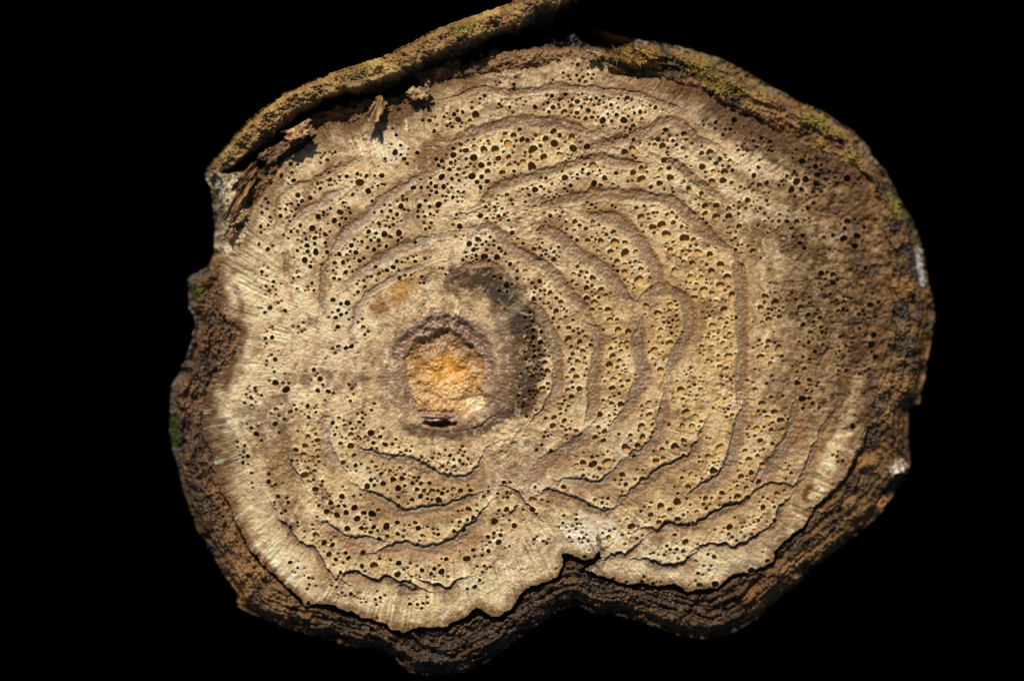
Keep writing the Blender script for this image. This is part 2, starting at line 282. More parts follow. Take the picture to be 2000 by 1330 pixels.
# ------------------------------------------------------------------ tissue bands between the wood lobes
# kind, width, depth | points
BANDS = '''d 12 3|900,528 915,517 940,514 965,520 988,537
m 20 3|1032,592 1048,604 1061,618 1079,655 1088,691 1091,721 1088,757 1073,790 1046,820
m 19 4|925,447 955,444 978,458 1000,480 1025,497 1058,520 1090,547 1120,580 1143,607 1156,628
m 22 4|1150,640 1166,650 1168,680 1163,715 1158,760 1160,790 1150,815
m 27 5|1043,459 1061,455 1085,458 1106,474 1121,492 1145,507 1160,516 1184,532 1202,550 1220,574 1234,597
m 24 3|1252,620 1250,656 1244,677 1250,704 1259,731 1250,755 1241,773 1220,810 1199,836
m 27 5|1145,421 1184,425 1220,442 1243,463 1264,490 1279,520 1284,545 1278,565
m 24 4|1255,580 1286,568 1313,566 1338,587 1350,620 1348,650 1330,680 1316,705 1300,735
m 24 2|1300,780 1296,810 1290,835 1277,864 1250,890 1226,902
b 22 5|1050,403 1090,393 1130,384 1170,379 1225,381 1275,385 1313,393 1340,413 1362,432 1382,455 1405,472 1428,486
m 22 3|1440,510 1449,540 1450,580 1450,620 1452,680 1450,730 1446,768
b 19 5|935,400 955,382 982,365 1022,350 1060,338 1102,325 1135,315 1165,309 1195,313 1225,320 1260,322
b 18 5|1290,312 1315,318 1337,335 1352,350 1380,366 1405,385
b 22 5|892,272 919,262 946,250 985,241 1021,236 1051,241 1099,244 1125,249 1150,258
b 18 4|1162,284 1205,274 1235,265 1271,250 1289,238 1313,234 1334,243 1352,261 1370,275 1397,283
b 15 4|883,190 910,181 946,173 991,180 1030,176 1075,170 1120,169 1165,173 1211,179 1256,186 1286,197 1325,212
g 13 3|692,625 702,595 722,572 750,552 785,535 820,520
g 22 4|688,545 722,520 752,503 785,486 815,475 838,468
g 20 4|649,493 661,471 682,450 709,429 736,402 763,381 787,363 820,345
b 14 4|640,512 631,528 628,552 629,592
b 11 3|538,432 540,395 556,369 580,360 610,354 631,342 661,327 691,315
g 17 3|575,430 589,414 616,402 640,387 660,377
b 15 4|550,478 559,510 556,548
g 22 2|640,820 635,840 634,865 643,892 660,912
m 17 2|603,732 596,745 594,760
m 18 3|556,860 555,895 565,922 579,940
m 23 6|712,882 745,892 775,898 805,905 828,920 860,932 900,938 930,925 943,896
m 24 7|713,963 745,978 765,995 790,1004 830,1000 860,996 888,985 915,974
m 23 7|642,1036 665,1050 690,1060 722,1058
m 26 7|744,1082 765,1073 795,1068 825,1074 855,1074 885,1062 910,1045 930,1025 946,998
k 12 9|541,1008 556,1035 574,1059 605,1073 620,1092 635,1114 656,1131
k 13 11|662,1131 686,1125 707,1129 731,1141 749,1132 770,1141 797,1145 824,1155
d 18 6|768,1153 795,1158 824,1162
k 14 10|833,1140 857,1153 878,1157 895,1142
m 20 6|1127,942 1150,949 1178,948 1198,928
b 17 6|1058,962 1073,958 1091,970 1118,973 1139,989 1157,998 1181,1002 1203,992
b 22 6|1370,860 1352,890 1320,910 1290,925 1262,948 1228,967
b 19 9|1260,1034 1287,1038 1308,1029 1329,1030 1356,1033 1380,1018 1401,1009 1425,999 1452,988 1470,970
b 10 6|1472,968 1488,956 1503,950 1527,950 1551,953 1569,943
k 14 10|1190,1092 1211,1086 1226,1086 1247,1066
k 17 12|1264,1096 1287,1108 1317,1110 1341,1102 1358,1088
k 11 9|1362,1074 1383,1066 1413,1067 1434,1072 1455,1065 1473,1056 1491,1040
k 9 7|1493,1039 1515,1030 1524,1009 1528,997 1543,979
k 6 6|1002,958 1020,980 1035,992 1052,1012
k 5 4|905,840 945,826 985,802
d 8 5|985,1010 1012,992
k 8 8|1167,1040 1172,1062 1182,1086
b 13 4|1640,806 1611,839 1597,875 1582,914 1568,944
m 26 3|1556,815 1551,849 1533,885 1515,906 1491,930
m 24 4|1455,797 1446,830 1434,891 1419,924 1395,945 1365,960
m 32 3|1072,897 1100,884 1130,868 1150,848
d 11 4|1606,590 1626,635 1629,671 1608,697
d 10 4|1526,552 1548,558 1580,550
k 9 6|1708,815 1694,850 1685,885 1660,935'''
COLS = {'m': ((122, 97, 72), (142, 92, 44)), 'b': ((100, 71, 42), (136, 94, 48)), 'g': ((156, 138, 116), (130, 95, 56)),
        'k': ((70, 50, 40), (136, 100, 66)), 'd': ((92, 70, 56), (122, 90, 62))}
band_id = np.full(U.shape, -1, np.int16)
band_kind = []
for bi, row in enumerate(BANDS.split('\n')):
    hd, p = row.split('|'); kd, wd, dp = hd.split(); wd = float(wd); dp = float(dp)
    P = smooth_line(pts(p)); band_kind.append(kd)
    if len(P) > 20:
        for side in (0, 1):
            e0, e1 = (P[0], P[5]) if side == 0 else (P[-1], P[-6])
            tg = (e0 - e1) / (np.hypot(*(e0 - e1)) + 1e-6); cir = np.array([-(e0[1] - PY), e0[0] - PX]); cir = cir / np.hypot(*cir); cir = cir * np.sign(cir @ tg)
            ext = []; pos = e0.copy()
            for q_ in range(6):
                dr = tg * (1 - q_ / 6) + cir * (q_ / 6 + .3); pos = pos + 9 * dr / np.hypot(*dr); ext.append(pos.copy())
            P = np.vstack([np.array(ext[::-1]), P]) if side == 0 else np.vstack([P, np.array(ext)])
    fade_ = min(.3, 55 / (np.hypot(*np.diff(P, axis=0).T).sum() + 1))
    a, b = P.min(0) - 45, P.max(0) + 45
    j0, j1 = max(0, int((a[1] - v0) / G)), min(nv, int((b[1] - v0) / G)); i0, i1 = max(0, int((a[0] - u0) / G)), min(nu, int((b[0] - u0) / G))
    sl_ = np.s_[j0:j1, i0:i1]
    aw = 1.0 if kd in 'kd' else .8
    x = U[sl_] + aw * (4 * n1[sl_] + 6.5 * n3[sl_]); y = V[sl_] + aw * (4 * n2[sl_] + 6.5 * n4[sl_])
    d, t, qx, qy = line_dist(x, y, P)
    sg = np.sign((x - qx) * (qx - PX) + (y - qy) * (qy - PY))
    fe = ss(0, fade_, t) * ss(1, 1 - fade_, t)
    hw = wd / 2 * (.28 + .68 * ss(0, .25, t) * ss(1, .75, t)) * (1.05 + .3 * n2[sl_] + .12 * n3[sl_])
    s = sg * d / hw
    m = (np.abs(s) < 1) & wood[sl_]
    band_id[sl_] = np.where(m, bi, band_id[sl_])
    low0 = 1
    low = ss(-.05, .35, (qy - PY) / (np.hypot(qx - PX, qy - PY) + 1)) if kd not in 'k' else 1.0
    prof = (ss(-1.12, -.86, s) * low + ss(-1.5, -.5, s) * (1 - low)) * (1 - ss(.35, 1.35, s) * low - ss(.6, 1.3, s) * (1 - low))
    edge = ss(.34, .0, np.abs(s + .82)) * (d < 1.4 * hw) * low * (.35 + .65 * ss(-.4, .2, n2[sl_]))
    oedge = ss(.62, .05, np.abs(s - .6)) * (1 - low) * (.35 + .65 * ss(-.4, .3, n1[sl_]))
    H[sl_] += prof * fe * wood[sl_] * (.9 * n3[sl_] + .4 * fine[sl_])
    H[sl_] -= (.55 * dp * prof + (.8 + .36 * dp) * edge + .8 * oedge) * fe * wood[sl_]
    H[sl_] += 1.6 * ss(.5, .0, np.abs(s + 1.35)) * (d < 2 * hw) * wood[sl_]           # curled lip of the lobe
    c1, c2 = (alb(q) for q in COLS[kd])
    sub = C[sl_]
    def put(mm, col):
        mm = (np.clip(mm, 0, 1) * wood[sl_])[..., None]; sub[:] = sub * (1 - mm) + mm * col
    prof = prof * fe; edge = edge * fe; oedge = oedge * fe
    tex = .25 * n3[sl_] + .35 * fine[sl_]
    put(.9 * prof * (.85 + tex), c1)
    put(.9 * oedge * (.85 + 1.2 * tex), alb((98, 62, 32)))
    put(.55 * fe * ss(3.0, 1.0, np.abs(s - .8)) * (.6 + n1[sl_]), alb((140, 104, 62)))
    put(.38 * prof * ss(.25, .8, fine[sl_] + .4 * n3[sl_]), alb((206, 190, 160)))
    put(.8 * fe * ss(.55, .0, np.abs(s - .95)) * (.7 + 1.2 * tex), c2)
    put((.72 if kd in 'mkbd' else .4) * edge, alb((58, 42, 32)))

# ------------------------------------------------------------------ vessels (pores): x, y, radius measured on enlarged tiles
TILES = {
(300, 300): '885,65,14 895,123,13 822,140,14 1135,122,8 1078,225,12 1135,205,8 1172,178,7 1208,175,7 1320,130,12 1337,187,25 1480,143,16 1392,243,19 1290,265,12 932,268,17 1013,288,15 935,333,12 852,360,11 735,318,9 697,380,11 750,412,12 890,375,7 908,405,7 878,440,8 838,525,10 690,512,8 1145,355,11 1228,318,11 1208,380,19 1170,435,18 1245,422,11 1275,387,8 1065,410,18 1027,485,21 975,515,10 1112,525,15 1043,547,15 1112,580,13 992,597,16 1050,638,20 978,692,20 930,630,12 1605,343,18 1538,372,13 1580,395,13 1520,415,9 1462,455,14 1555,462,11 1395,507,15 1497,523,19 1592,517,20 1460,565,15 1410,563,12 1352,573,12 1388,612,13 1282,597,15 1312,643,16 1203,652,15 1253,660,13 1173,710,14 1228,707,15 1270,735,10 1245,770,14 1170,810,13 1440,735,12 1462,782,15 1555,738,15 1578,700,12 1612,707,8 1650,682,10 1595,808,13 1412,800,9 1370,870,14 1325,898,12 928,880,12 980,893,7 1037,887,10 1162,950,16 1257,970,18 1197,1017,13 1180,1065,14 750,1000,16 745,893,9 803,970,9 450,1055,10 1360,1130,16 1283,1253,15 980,1145,7 735,620,14 758,1310,9 770,1145,7 728,795,7 1268,1078,8',
(600, 100): '570,657,19 545,605,6 658,635,6 110,660,8 85,690,8 793,450,14 830,428,6 1093,413,24 980,443,18 1005,467,8 1068,368,9 1118,340,6 1315,363,11 1360,320,7 1420,330,6 1480,362,15 1597,365,16 1563,335,9 1640,315,9 1343,217,12 1230,220,6 1597,187,6 948,632,13 948,675,19 1030,645,18 1147,642,24 1220,637,24 1303,605,27 1285,537,15 1340,547,19 1395,575,18 1430,580,15 1380,510,14 1465,640,27 1548,570,20 1600,520,19 1640,548,15 1605,600,24 1535,690,23 1638,670,18 1450,687,13 1460,752,28 1402,722,19 1350,722,10 1310,742,16 1308,690,18 1242,697,18 1343,780,12 1267,788,18 1172,782,18 1082,693,23 1130,742,20 985,770,15 932,727,14 873,713,13 853,743,13 873,818,20 940,830,13 985,840,11 1070,812,22 1103,850,15 1168,847,16 885,880,16 980,912,10 1015,915,11 945,950,13 903,943,10 880,943,9 978,980,9 688,887,16 803,858,12 727,1005,16 795,1010,12 853,997,20 763,1075,11 843,1045,8 970,1062,10 990,1138,18 1125,1070,17 1167,1087,11 1243,1073,14 1265,1025,11 1253,1098,7 1327,968,9 1230,965,6 1480,900,19 1442,937,14 1545,937,12 1620,930,7 1550,825,12 1520,823,7 1330,1180,15 1110,1225,19 1052,1252,18 1080,1290,15 1107,1285,10 1165,1292,9 1285,1315,12 1213,1262,7 1473,1288,15 1552,1295,11 1603,1303,11 1643,1075,7',
(1000, 50): '348,445,13 425,492,16 385,522,16 338,563,20 490,480,9 570,485,10 548,470,12 497,550,16 522,550,10 535,515,8 590,617,21 680,578,13 728,613,21 790,650,15 740,663,8 845,607,13 835,560,15 740,548,10 750,467,16 780,480,9 645,515,13 790,532,6 850,517,7 735,487,7 388,727,23 398,797,23 487,787,20 733,822,22 785,802,22 790,742,14 835,762,7 950,738,16 1000,675,16 980,780,21 1070,772,12 1137,745,16 1120,700,18 1027,715,9 1075,713,7 525,907,24 570,940,10 555,975,10 603,993,18 533,1027,20 655,1030,11 787,955,19 843,1000,27 840,925,17 967,935,15 1022,923,16 988,873,18 1030,987,22 960,1025,20 1153,1060,20 343,990,20 318,1000,12 1235,828,16 1290,820,22 1240,915,21 1330,893,16 1357,865,16 1420,878,15 1313,948,18 1385,948,22 1303,1015,23 1375,1005,21 1437,938,12 1258,1172,20 1330,1170,20 1412,1190,18 1258,1222,19 1330,1240,23 1412,1240,22 1480,1305,19 1412,1315,15 1235,1090,16 1577,972,17 1613,1035,18 1575,1080,18 1537,1135,20 1490,1047,13 1620,1185,9 407,1275,17 525,1277,16 440,1297,12 598,1322,12 480,1322,15 840,1245,23 975,1295,27 915,1310,22 810,1183,14 860,1172,12 650,1170,11 1010,1228,14 1050,1280,16 518,1165,9 920,1215,12 1303,432,20 1450,610,20 1425,670,9 1250,645,8 305,230,16 428,250,12 520,343,11 380,350,5 265,352,10 215,1103,12 290,1097,7 360,1080,7',
(1400, 50): '567,877,22 655,910,17 665,962,18 590,995,22 530,1010,24 495,1065,22 562,1062,18 660,1025,22 465,975,14 515,945,12 865,985,22 865,1270,22 355,752,16 270,790,16 205,810,9 245,970,18 530,1275,20 465,1270,16 370,1270,12 320,1270,12 640,1150,15',
(1100, 400): '73,110,18 107,130,11 195,113,14 143,172,20 160,232,17 90,230,13 265,170,19 328,178,17 245,240,21 337,243,26 403,250,19 308,308,21 402,315,27 227,305,15 472,308,18 350,372,20 400,388,14 468,372,14 400,440,20 505,420,18 493,492,30 462,547,14 400,490,8 513,80,20 585,150,23 645,130,27 672,195,28 580,50,15 677,65,14 790,217,28 848,228,17 697,295,20 880,308,23 955,322,20 783,375,17 842,380,19 905,378,16 725,432,23 1027,390,24 967,432,22 1068,472,25 828,468,18 900,475,18 1023,527,26 968,515,12 915,550,22 970,575,17 855,605,20 905,615,13 995,630,16 1100,590,24 1048,683,24 972,692,10 928,738,12 1030,748,20 975,788,23 1100,752,12 1013,832,8 1083,840,16 940,872,18 1040,902,17 970,922,12 1077,985,24 1012,982,13 1122,970,10 943,1012,14 1020,1055,18 1067,1065,16 850,1128,11 803,1105,6 765,1203,24 897,1207,20 1052,1265,13 780,1262,14 560,1290,20 630,1325,12 540,655,18 697,647,17 617,707,23 737,690,14 690,690,13 635,812,16 627,868,17 693,900,23 590,942,20 585,1005,14 635,1075,22 745,755,12 715,752,9 740,795,12 705,835,9 655,765,8 650,960,12 67,455,17 118,435,13 192,478,20 88,520,11 150,540,17 245,550,18 203,553,11 152,610,20 232,603,12 203,635,20 187,683,17 293,683,20 305,748,19 357,815,22 423,828,22 343,895,11 412,895,15 378,955,17 320,983,19 365,1015,17 300,1040,22 405,1068,10 373,1108,14 325,1137,20 422,1143,14 320,1192,20 385,1182,14 365,1228,9 315,1290,16 375,1300,22 33,873,22 108,895,19 180,915,16 52,922,13 127,952,18 62,970,15 43,1000,11 95,1022,19 62,1070,14 27,1125,14 85,1120,20 30,1205,17 105,1195,18 55,1250,19 35,1310,14 15,730,12 37,800,16 65,750,12 923,8,18 1000,8,14 1080,25,18 925,62,18 1000,75,24 1080,75,23 1085,155,18 1150,140,17 1125,292,13 1238,298,17 1530,115,18 1465,100,12 1320,597,22 1385,575,15 1383,632,24 1288,670,20 1343,745,21 1412,730,18 1437,670,13 1550,668,20 1610,640,12 1600,715,17 1567,780,17 1340,890,20 1330,925,16 1407,935,26 1288,990,23 1353,1040,20 1280,882,9 1577,1070,17 1530,1160,20 1610,1140,16 1253,1200,17 1358,1255,17 1300,1297,25 1563,1262,23 1630,1293,14 1540,890,11 1605,895,14 1645,955,14 1565,200,16 1640,790,12 1095,1140,9',
(700, 450): '720,88,16 783,62,19 748,128,15 772,120,9 833,128,12 818,172,21 900,177,20 953,155,12 985,220,14 967,210,8 1032,265,12 1083,265,16 997,17,16 880,72,8 735,182,6 1140,125,16 1187,165,11 1222,128,12 1270,143,12 1268,190,17 1250,120,7 880,305,15 963,360,18 1130,345,14 1178,333,15 1182,392,11 1245,410,18 1138,447,16 1232,475,13 1315,467,17 1283,527,19 1265,573,13 1362,630,18 1345,560,12 1390,590,15 1300,632,13 1137,650,15 1188,660,13 1135,697,15 1183,730,19 1097,630,12 1138,755,9 1185,808,10 1212,780,10 1143,785,8 1210,858,17 1170,858,10 1190,908,14 1228,917,20 1152,937,10 1170,978,13 1193,1027,19 1147,1017,10 1117,1067,7 1147,1070,7 1063,1198,15 1240,820,6 1200,965,6 1362,705,20 1440,730,18 1507,745,18 1383,755,12 1390,800,16 1453,788,18 1373,830,11 1427,857,20 1392,903,17 1357,958,13 1415,957,18 1360,1035,16 1437,1033,17 1385,1083,19 1340,1105,12 1368,1155,18 1270,1215,17 1337,1238,18 1262,1270,20 1323,1275,14 1417,1305,16 1570,1197,19 1558,1280,16 1597,1305,17 165,25,19 262,18,17 130,67,14 80,65,13 22,75,12 62,110,13 368,80,12 322,185,11 247,200,12 285,207,7 368,202,13 223,240,15 263,262,8 133,283,16 80,300,8 265,310,12 117,328,6 40,370,14 35,330,8 433,187,9 28,630,16 425,345,8 527,250,7',
(300, 700): '1078,135,18 1097,172,10 1063,210,15 1132,215,15 1165,228,8 855,205,23 785,160,20 745,148,9 693,243,11 627,258,14 583,290,11 657,288,6 603,200,7 997,312,15 883,350,16 790,335,17 1005,385,13 1050,350,10 843,398,9 783,428,16 808,375,9 627,455,12 660,492,16 693,535,11 583,570,12 573,645,10 1202,390,14 1240,437,13 1160,420,14 1187,450,10 1280,497,19 1278,570,21 1212,555,15 1300,632,16 1228,678,16 1310,698,14 1220,517,7 1000,515,20 1060,533,16 980,570,18 920,597,16 970,628,20 1063,600,15 895,668,12 1070,672,11 977,760,23 1043,735,15 933,690,10 1000,715,8 1047,850,19 785,822,12 803,900,14 870,938,13 1410,485,21 1470,510,14 1503,560,16 1425,550,14 1550,560,9 1592,580,7 1602,610,9 1640,600,9 1392,718,15 1475,750,13 1533,733,14 1410,790,14 1385,832,19 1555,790,20 1613,780,16 1490,815,18 1587,845,20 1630,827,11 1220,898,18 1147,942,16 1197,960,13 1302,973,21 1248,1005,18 1120,997,18 1187,1022,20 1320,1045,21 1363,1005,17 1418,1013,24 1255,1108,19 1348,1105,15 1427,1097,15 1510,1092,22 1582,1068,16 1465,1175,16 1517,1157,15 1583,1142,15 1590,960,16 1050,1152,22 1103,1200,17 1158,1215,16 1135,1277,18 1180,1310,15 1262,1300,16 1358,1265,18 930,1068,10 885,1100,9 1285,200,9 1355,355,8 1355,392,9 630,815,8',
(400, 930): '805,515,18 848,548,15 930,535,15 1025,502,20 1018,587,15 1097,582,24 1257,567,18 1250,640,20 1290,610,9 895,568,9 878,630,13 1340,655,8 1395,660,7 1537,622,20 1410,615,16 1567,540,14 1522,583,7 597,600,10 580,633,8 670,665,11 1105,803,10 1008,802,6 1030,802,5 1380,835,11 1415,828,11 1445,828,8 887,760,10 665,833,14 1083,1005,20 367,690,9 1580,655,8 1385,340,17 1415,390,16 1515,378,13 1490,375,9 1620,360,16 1655,300,14 1250,300,15',
(700, 800): '145,420,13 205,402,14 225,460,19 285,450,15 333,435,12 80,457,13 60,500,18 158,485,16 257,512,19 300,495,10 350,480,15 405,480,14 462,478,14 478,530,19 403,563,17 348,585,14 450,580,11 475,585,10 523,590,21 543,545,14 617,518,17 663,530,18 727,525,14 78,155,19 140,180,14 175,230,15 97,218,13 222,228,10 265,250,8 273,278,10 312,268,7 410,310,9 453,335,10 483,317,8 545,370,14 583,347,12 620,325,10 658,332,13 622,370,14 680,300,8 712,322,9 680,355,9 575,393,8 705,360,10 715,647,18 770,657,11 770,622,6 655,733,17 745,703,15 685,783,17 625,793,20 883,727,21 963,650,18 1013,755,18 880,803,12 923,815,14 855,862,12 910,862,19 745,912,14 705,970,22 570,970,14 540,1055,22 525,1015,8 805,1055,10 787,1108,12 705,1165,10 260,998,20 250,1073,20 1333,503,17 1130,648,18 1135,585,22 262,630,17 845,530,10 905,545,11 965,540,13 1200,855,11 1415,712,12 1328,735,10 1413,777,9 1370,793,7 1455,800,7 1493,855,9 1470,955,12 1445,745,7 1285,1035,7 1190,230,12 1250,270,14',
(1100, 750): '240,203,18 300,205,10 563,125,19 560,203,20 633,170,17 580,262,12 510,275,22 585,317,14 517,345,20 485,403,20 407,415,26 437,335,15 460,472,14 228,285,12 267,312,18 208,350,19 262,370,18 87,312,15 45,290,10 22,335,12 798,188,26 865,213,20 775,277,20 838,280,22 785,370,18 728,408,25 885,280,12 900,315,12 645,430,19 783,470,16 605,500,20 1023,415,26 945,475,20 983,513,12 980,567,24 833,592,20 815,670,19 385,592,20 407,655,16 378,622,10 515,622,22 130,510,20 193,523,26 283,510,27 237,550,15 200,603,8 223,607,8 130,595,9 208,757,15 293,745,9 170,790,8 267,803,10 743,768,25 635,800,25 693,815,15 570,850,17 655,868,16 745,883,20 623,900,17 813,837,10 848,905,9 445,925,23 303,955,9 298,997,17 445,1005,13 483,1005,9 165,1022,10 797,1030,21 783,1088,15 740,1075,13 590,1100,9 620,1113,7 660,1115,9 985,1127,15 1085,933,21 1170,935,9 1105,1000,9 1132,1020,11 1187,997,8 1305,808,18 1243,865,12 1275,890,13 1383,893,16 1397,718,19 928,745,17 957,790,15 1035,712,18 1093,693,13 1137,735,22 1203,740,18 1195,675,15 1135,663,11 1275,640,18 1160,605,20 1227,580,18 1300,527,20 1212,492,20 1187,437,17 1268,470,15 1285,370,18 1367,392,15 1262,295,23 1427,302,18 1357,298,15 1335,220,19 1420,238,22 1378,183,20 1100,205,15 1077,165,9 1017,155,11 1567,160,14 1490,583,13 1335,1155,16 1230,1218,22 993,1305,22 890,1310,18 587,1297,12 513,1288,9 413,1290,9 328,1268,9 865,1155,14 87,880,11 83,943,8 1308,430,8 1380,800,10',
(1400, 800): '900,113,20 832,340,14 495,420,14',
(1400, 400): '865,105,24 770,195,15 840,215,22 930,200,22 915,265,20 690,445,20 768,455,20 985,410,16 770,505,18 750,580,12 800,690,15 1015,650,20 925,680,7 1000,738,14 1040,850,22 1025,910,24 835,900,10 810,950,10 880,955,13 1050,990,18 805,1080,12 590,205,15 720,525,10 700,910,12 650,955,12 610,895,12 690,795,14 790,620,12 935,1055,12 680,735,14 895,865,10 640,760,12'}
pores = []
for (tx, ty), s_ in TILES.items():
    for x, y, r in pts(s_):
        x, y, r = tx + x / 3.324, ty + y / 3.324, max(2.2, r / 3.324 * 1.1)
        if all((x - q[0]) ** 2 + (y - q[1]) ** 2 > (.9 * (r + q[2])) ** 2 for q in pores): pores.append((x, y, r))
def at(A, x, y):
    i = min(max(int(round((x - u0) / G)), 0), nu - 1); j = min(max(int(round((y - v0) / G)), 0), nv - 1); return A[j, i]
# further vessels of middling size that fill up the porous lobes
added = 0
for x, y, r in list(pores) * 3:
    a = rng.uniform(0, 6.28); q = rng.uniform(10, 26); xx, yy = x + q * math.cos(a), y + q * math.sin(a); r2 = rng.uniform(3.1, 5.0)
    if added < 420 and at(dW, xx, yy) < -24 and at(rad, xx, yy) > 150 and all(at(band_id, xx + 1.3 * r2 * c_, yy + 1.3 * r2 * s_) < 0 for c_, s_ in ((1, 0), (-1, 0), (0, 1), (0, -1))) \
            and all((xx - g[0]) ** 2 + (yy - g[1]) ** 2 > (r2 + g[2] + 1.6) ** 2 for g in pores):
        pores.append((xx, yy, r2)); added += 1
big = [p for p in pores if p[2] >= 3.1 and at(dO, p[0], p[1]) < -12]
small = [p for p in pores if p[2] < 3.1]
# tiny vessels between the large ones, only where the wood is porous
for x, y, r in list(pores):
    for k in range(4):
        a = rng.uniform(0, 6.28); q = r * rng.uniform(1.6, 4.2); xx, yy = x + q * math.cos(a), y + q * math.sin(a); r2 = rng.uniform(1.4, 3.0)
        if rng.random() < .5 and all((xx - g[0]) ** 2 + (yy - g[1]) ** 2 > (r2 + g[2] + 1) ** 2 for g in pores) and at(band_id, xx, yy) < 0 and at(dW, xx, yy) < -6:
            small.append((xx, yy, r2)); pores.append((xx, yy, r2))
def win(x, y, R):
    return np.s_[max(0, int((y - R - v0) / G)):min(nv, int((y + R - v0) / G) + 2), max(0, int((x - R - u0) / G)):min(nu, int((x + R - u0) / G) + 2)]
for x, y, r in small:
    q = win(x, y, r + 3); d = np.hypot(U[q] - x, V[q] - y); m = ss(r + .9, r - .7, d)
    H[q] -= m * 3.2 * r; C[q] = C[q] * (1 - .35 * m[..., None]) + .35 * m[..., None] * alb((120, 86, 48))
Hs = H.copy(); Cs = C.copy()
cellhole = np.zeros((nv - 1, nu - 1), bool); Ud, Vd = U.copy(), V.copy()
shape = []
for x, y, r in big:
    ph = rng.uniform(0, 6.28, 2); e = (rng.uniform(.02, .15), rng.uniform(.01, .06))
    fr = lambda a, ph=ph, e=e, r=r: r * (1 + e[0] * np.cos(2 * (a - ph[0])) + e[1] * np.cos(3 * (a - ph[1])))
    shape.append(fr)
    q = win(x, y, r * 1.3 + 6); dx, dy = U[q] - x, V[q] - y; d = np.hypot(dx, dy) + 1e-6; a = np.arctan2(dy, dx); R = fr(a)
    lipm = ss(R + 5, R + 1, d)                                  # pale sheath of the vessel, a little proud
    H[q] += 1.0 * lipm; Cq = C[q]; Cq[:] = Cq * (1 - .38 * lipm[..., None]) + .38 * lipm[..., None] * np.minimum(Cq * 1.45, .7)
    xc, yc = U[q][:-1, :-1] + G / 2 - x, V[q][:-1, :-1] + G / 2 - y; ac = np.arctan2(yc, xc); dl = np.hypot(xc, yc) < fr(ac)
    cellhole[q[0].start:q[0].start + dl.shape[0], q[1].start:q[1].start + dl.shape[1]] |= dl
    touch = np.zeros(d.shape, np.int8)
    for jj_, ii_ in ((0, 0), (0, 1), (1, 0), (1, 1)): touch[jj_:d.shape[0] - 1 + jj_, ii_:d.shape[1] - 1 + ii_] += dl
    near = (touch > 0) & (touch < 4)
    Ud[q] = np.where(near, x + dx / d * R, Ud[q]); Vd[q] = np.where(near, y + dy / d * R, Vd[q])

# ------------------------------------------------------------------ materials
def mat(name, rough, spec=.5, bump=.25, bscale=9000, rvar=.15, attr=True, col=None, sss=0, vein=.12):
    m = bpy.data.materials.new(name); m.use_nodes = True; n = m.node_tree.nodes; l = m.node_tree.links
    b = n['Principled BSDF']; b.inputs['Specular IOR Level'].default_value = spec
    tc = n.new('ShaderNodeTexCoord')
    nz = n.new('ShaderNodeTexNoise'); nz.inputs['Scale'].default_value = bscale; nz.inputs['Detail'].default_value = 3
    l.new(tc.outputs['Object'], nz.inputs['Vector'])
    if attr:
        at_ = n.new('ShaderNodeAttribute'); at_.attribute_name = 'Col'; src = at_.outputs['Color']
    else:
        rgb = n.new('ShaderNodeRGB'); rgb.outputs[0].default_value = (*col, 1); src = rgb.outputs[0]
    mp = n.new('ShaderNodeMapRange'); mp.inputs['From Min'].default_value = .3; mp.inputs['From Max'].default_value = .7
    mp.inputs['To Min'].default_value = 1 - vein; mp.inputs['To Max'].default_value = 1 + vein; l.new(nz.outputs['Fac'], mp.inputs['Value'])
    mx = n.new('ShaderNodeVectorMath'); mx.operation = 'SCALE'; l.new(src, mx.inputs[0]); l.new(mp.outputs[0], mx.inputs['Scale'])
    l.new(mx.outputs[0], b.inputs['Base Color'])
    nr = n.new('ShaderNodeTexNoise'); nr.inputs['Scale'].default_value = bscale * .35; l.new(tc.outputs['Object'], nr.inputs['Vector'])
    mr = n.new('ShaderNodeMapRange'); mr.inputs['To Min'].default_value = rough - rvar; mr.inputs['To Max'].default_value = rough + rvar
    l.new(nr.outputs['Fac'], mr.inputs['Value']); l.new(mr.outputs[0], b.inputs['Roughness'])
    bp = n.new('ShaderNodeBump'); bp.inputs['Strength'].default_value = bump; bp.inputs['Distance'].default_value = 1.2e-4
    l.new(nz.outputs['Fac'], bp.inputs['Height']); l.new(bp.outputs[0], b.inputs['Normal'])
    if sss:
        b.inputs['Subsurface Weight'].default_value = sss; b.inputs['Subsurface Scale'].default_value = 3e-4
        b.inputs['Subsurface Radius'].default_value = (1, .55, .22)
    return m
M_wood = mat('sawn_wood', .55, .22, .4, sss=.25); M_band = mat('tissue', .42, .35, .4, sss=.3); M_pith = mat('pith_resin', .38, .6, .4, sss=.15)
M_bark = mat('bark', .32, .4, 1.0, 7000, .2); M_pore = mat('vessel_lining', .6, .3, .1, sss=.45)
M_moss = mat('moss', .7, .3); M_flake = mat('bark_flake', .75, .3, .5, 4000)

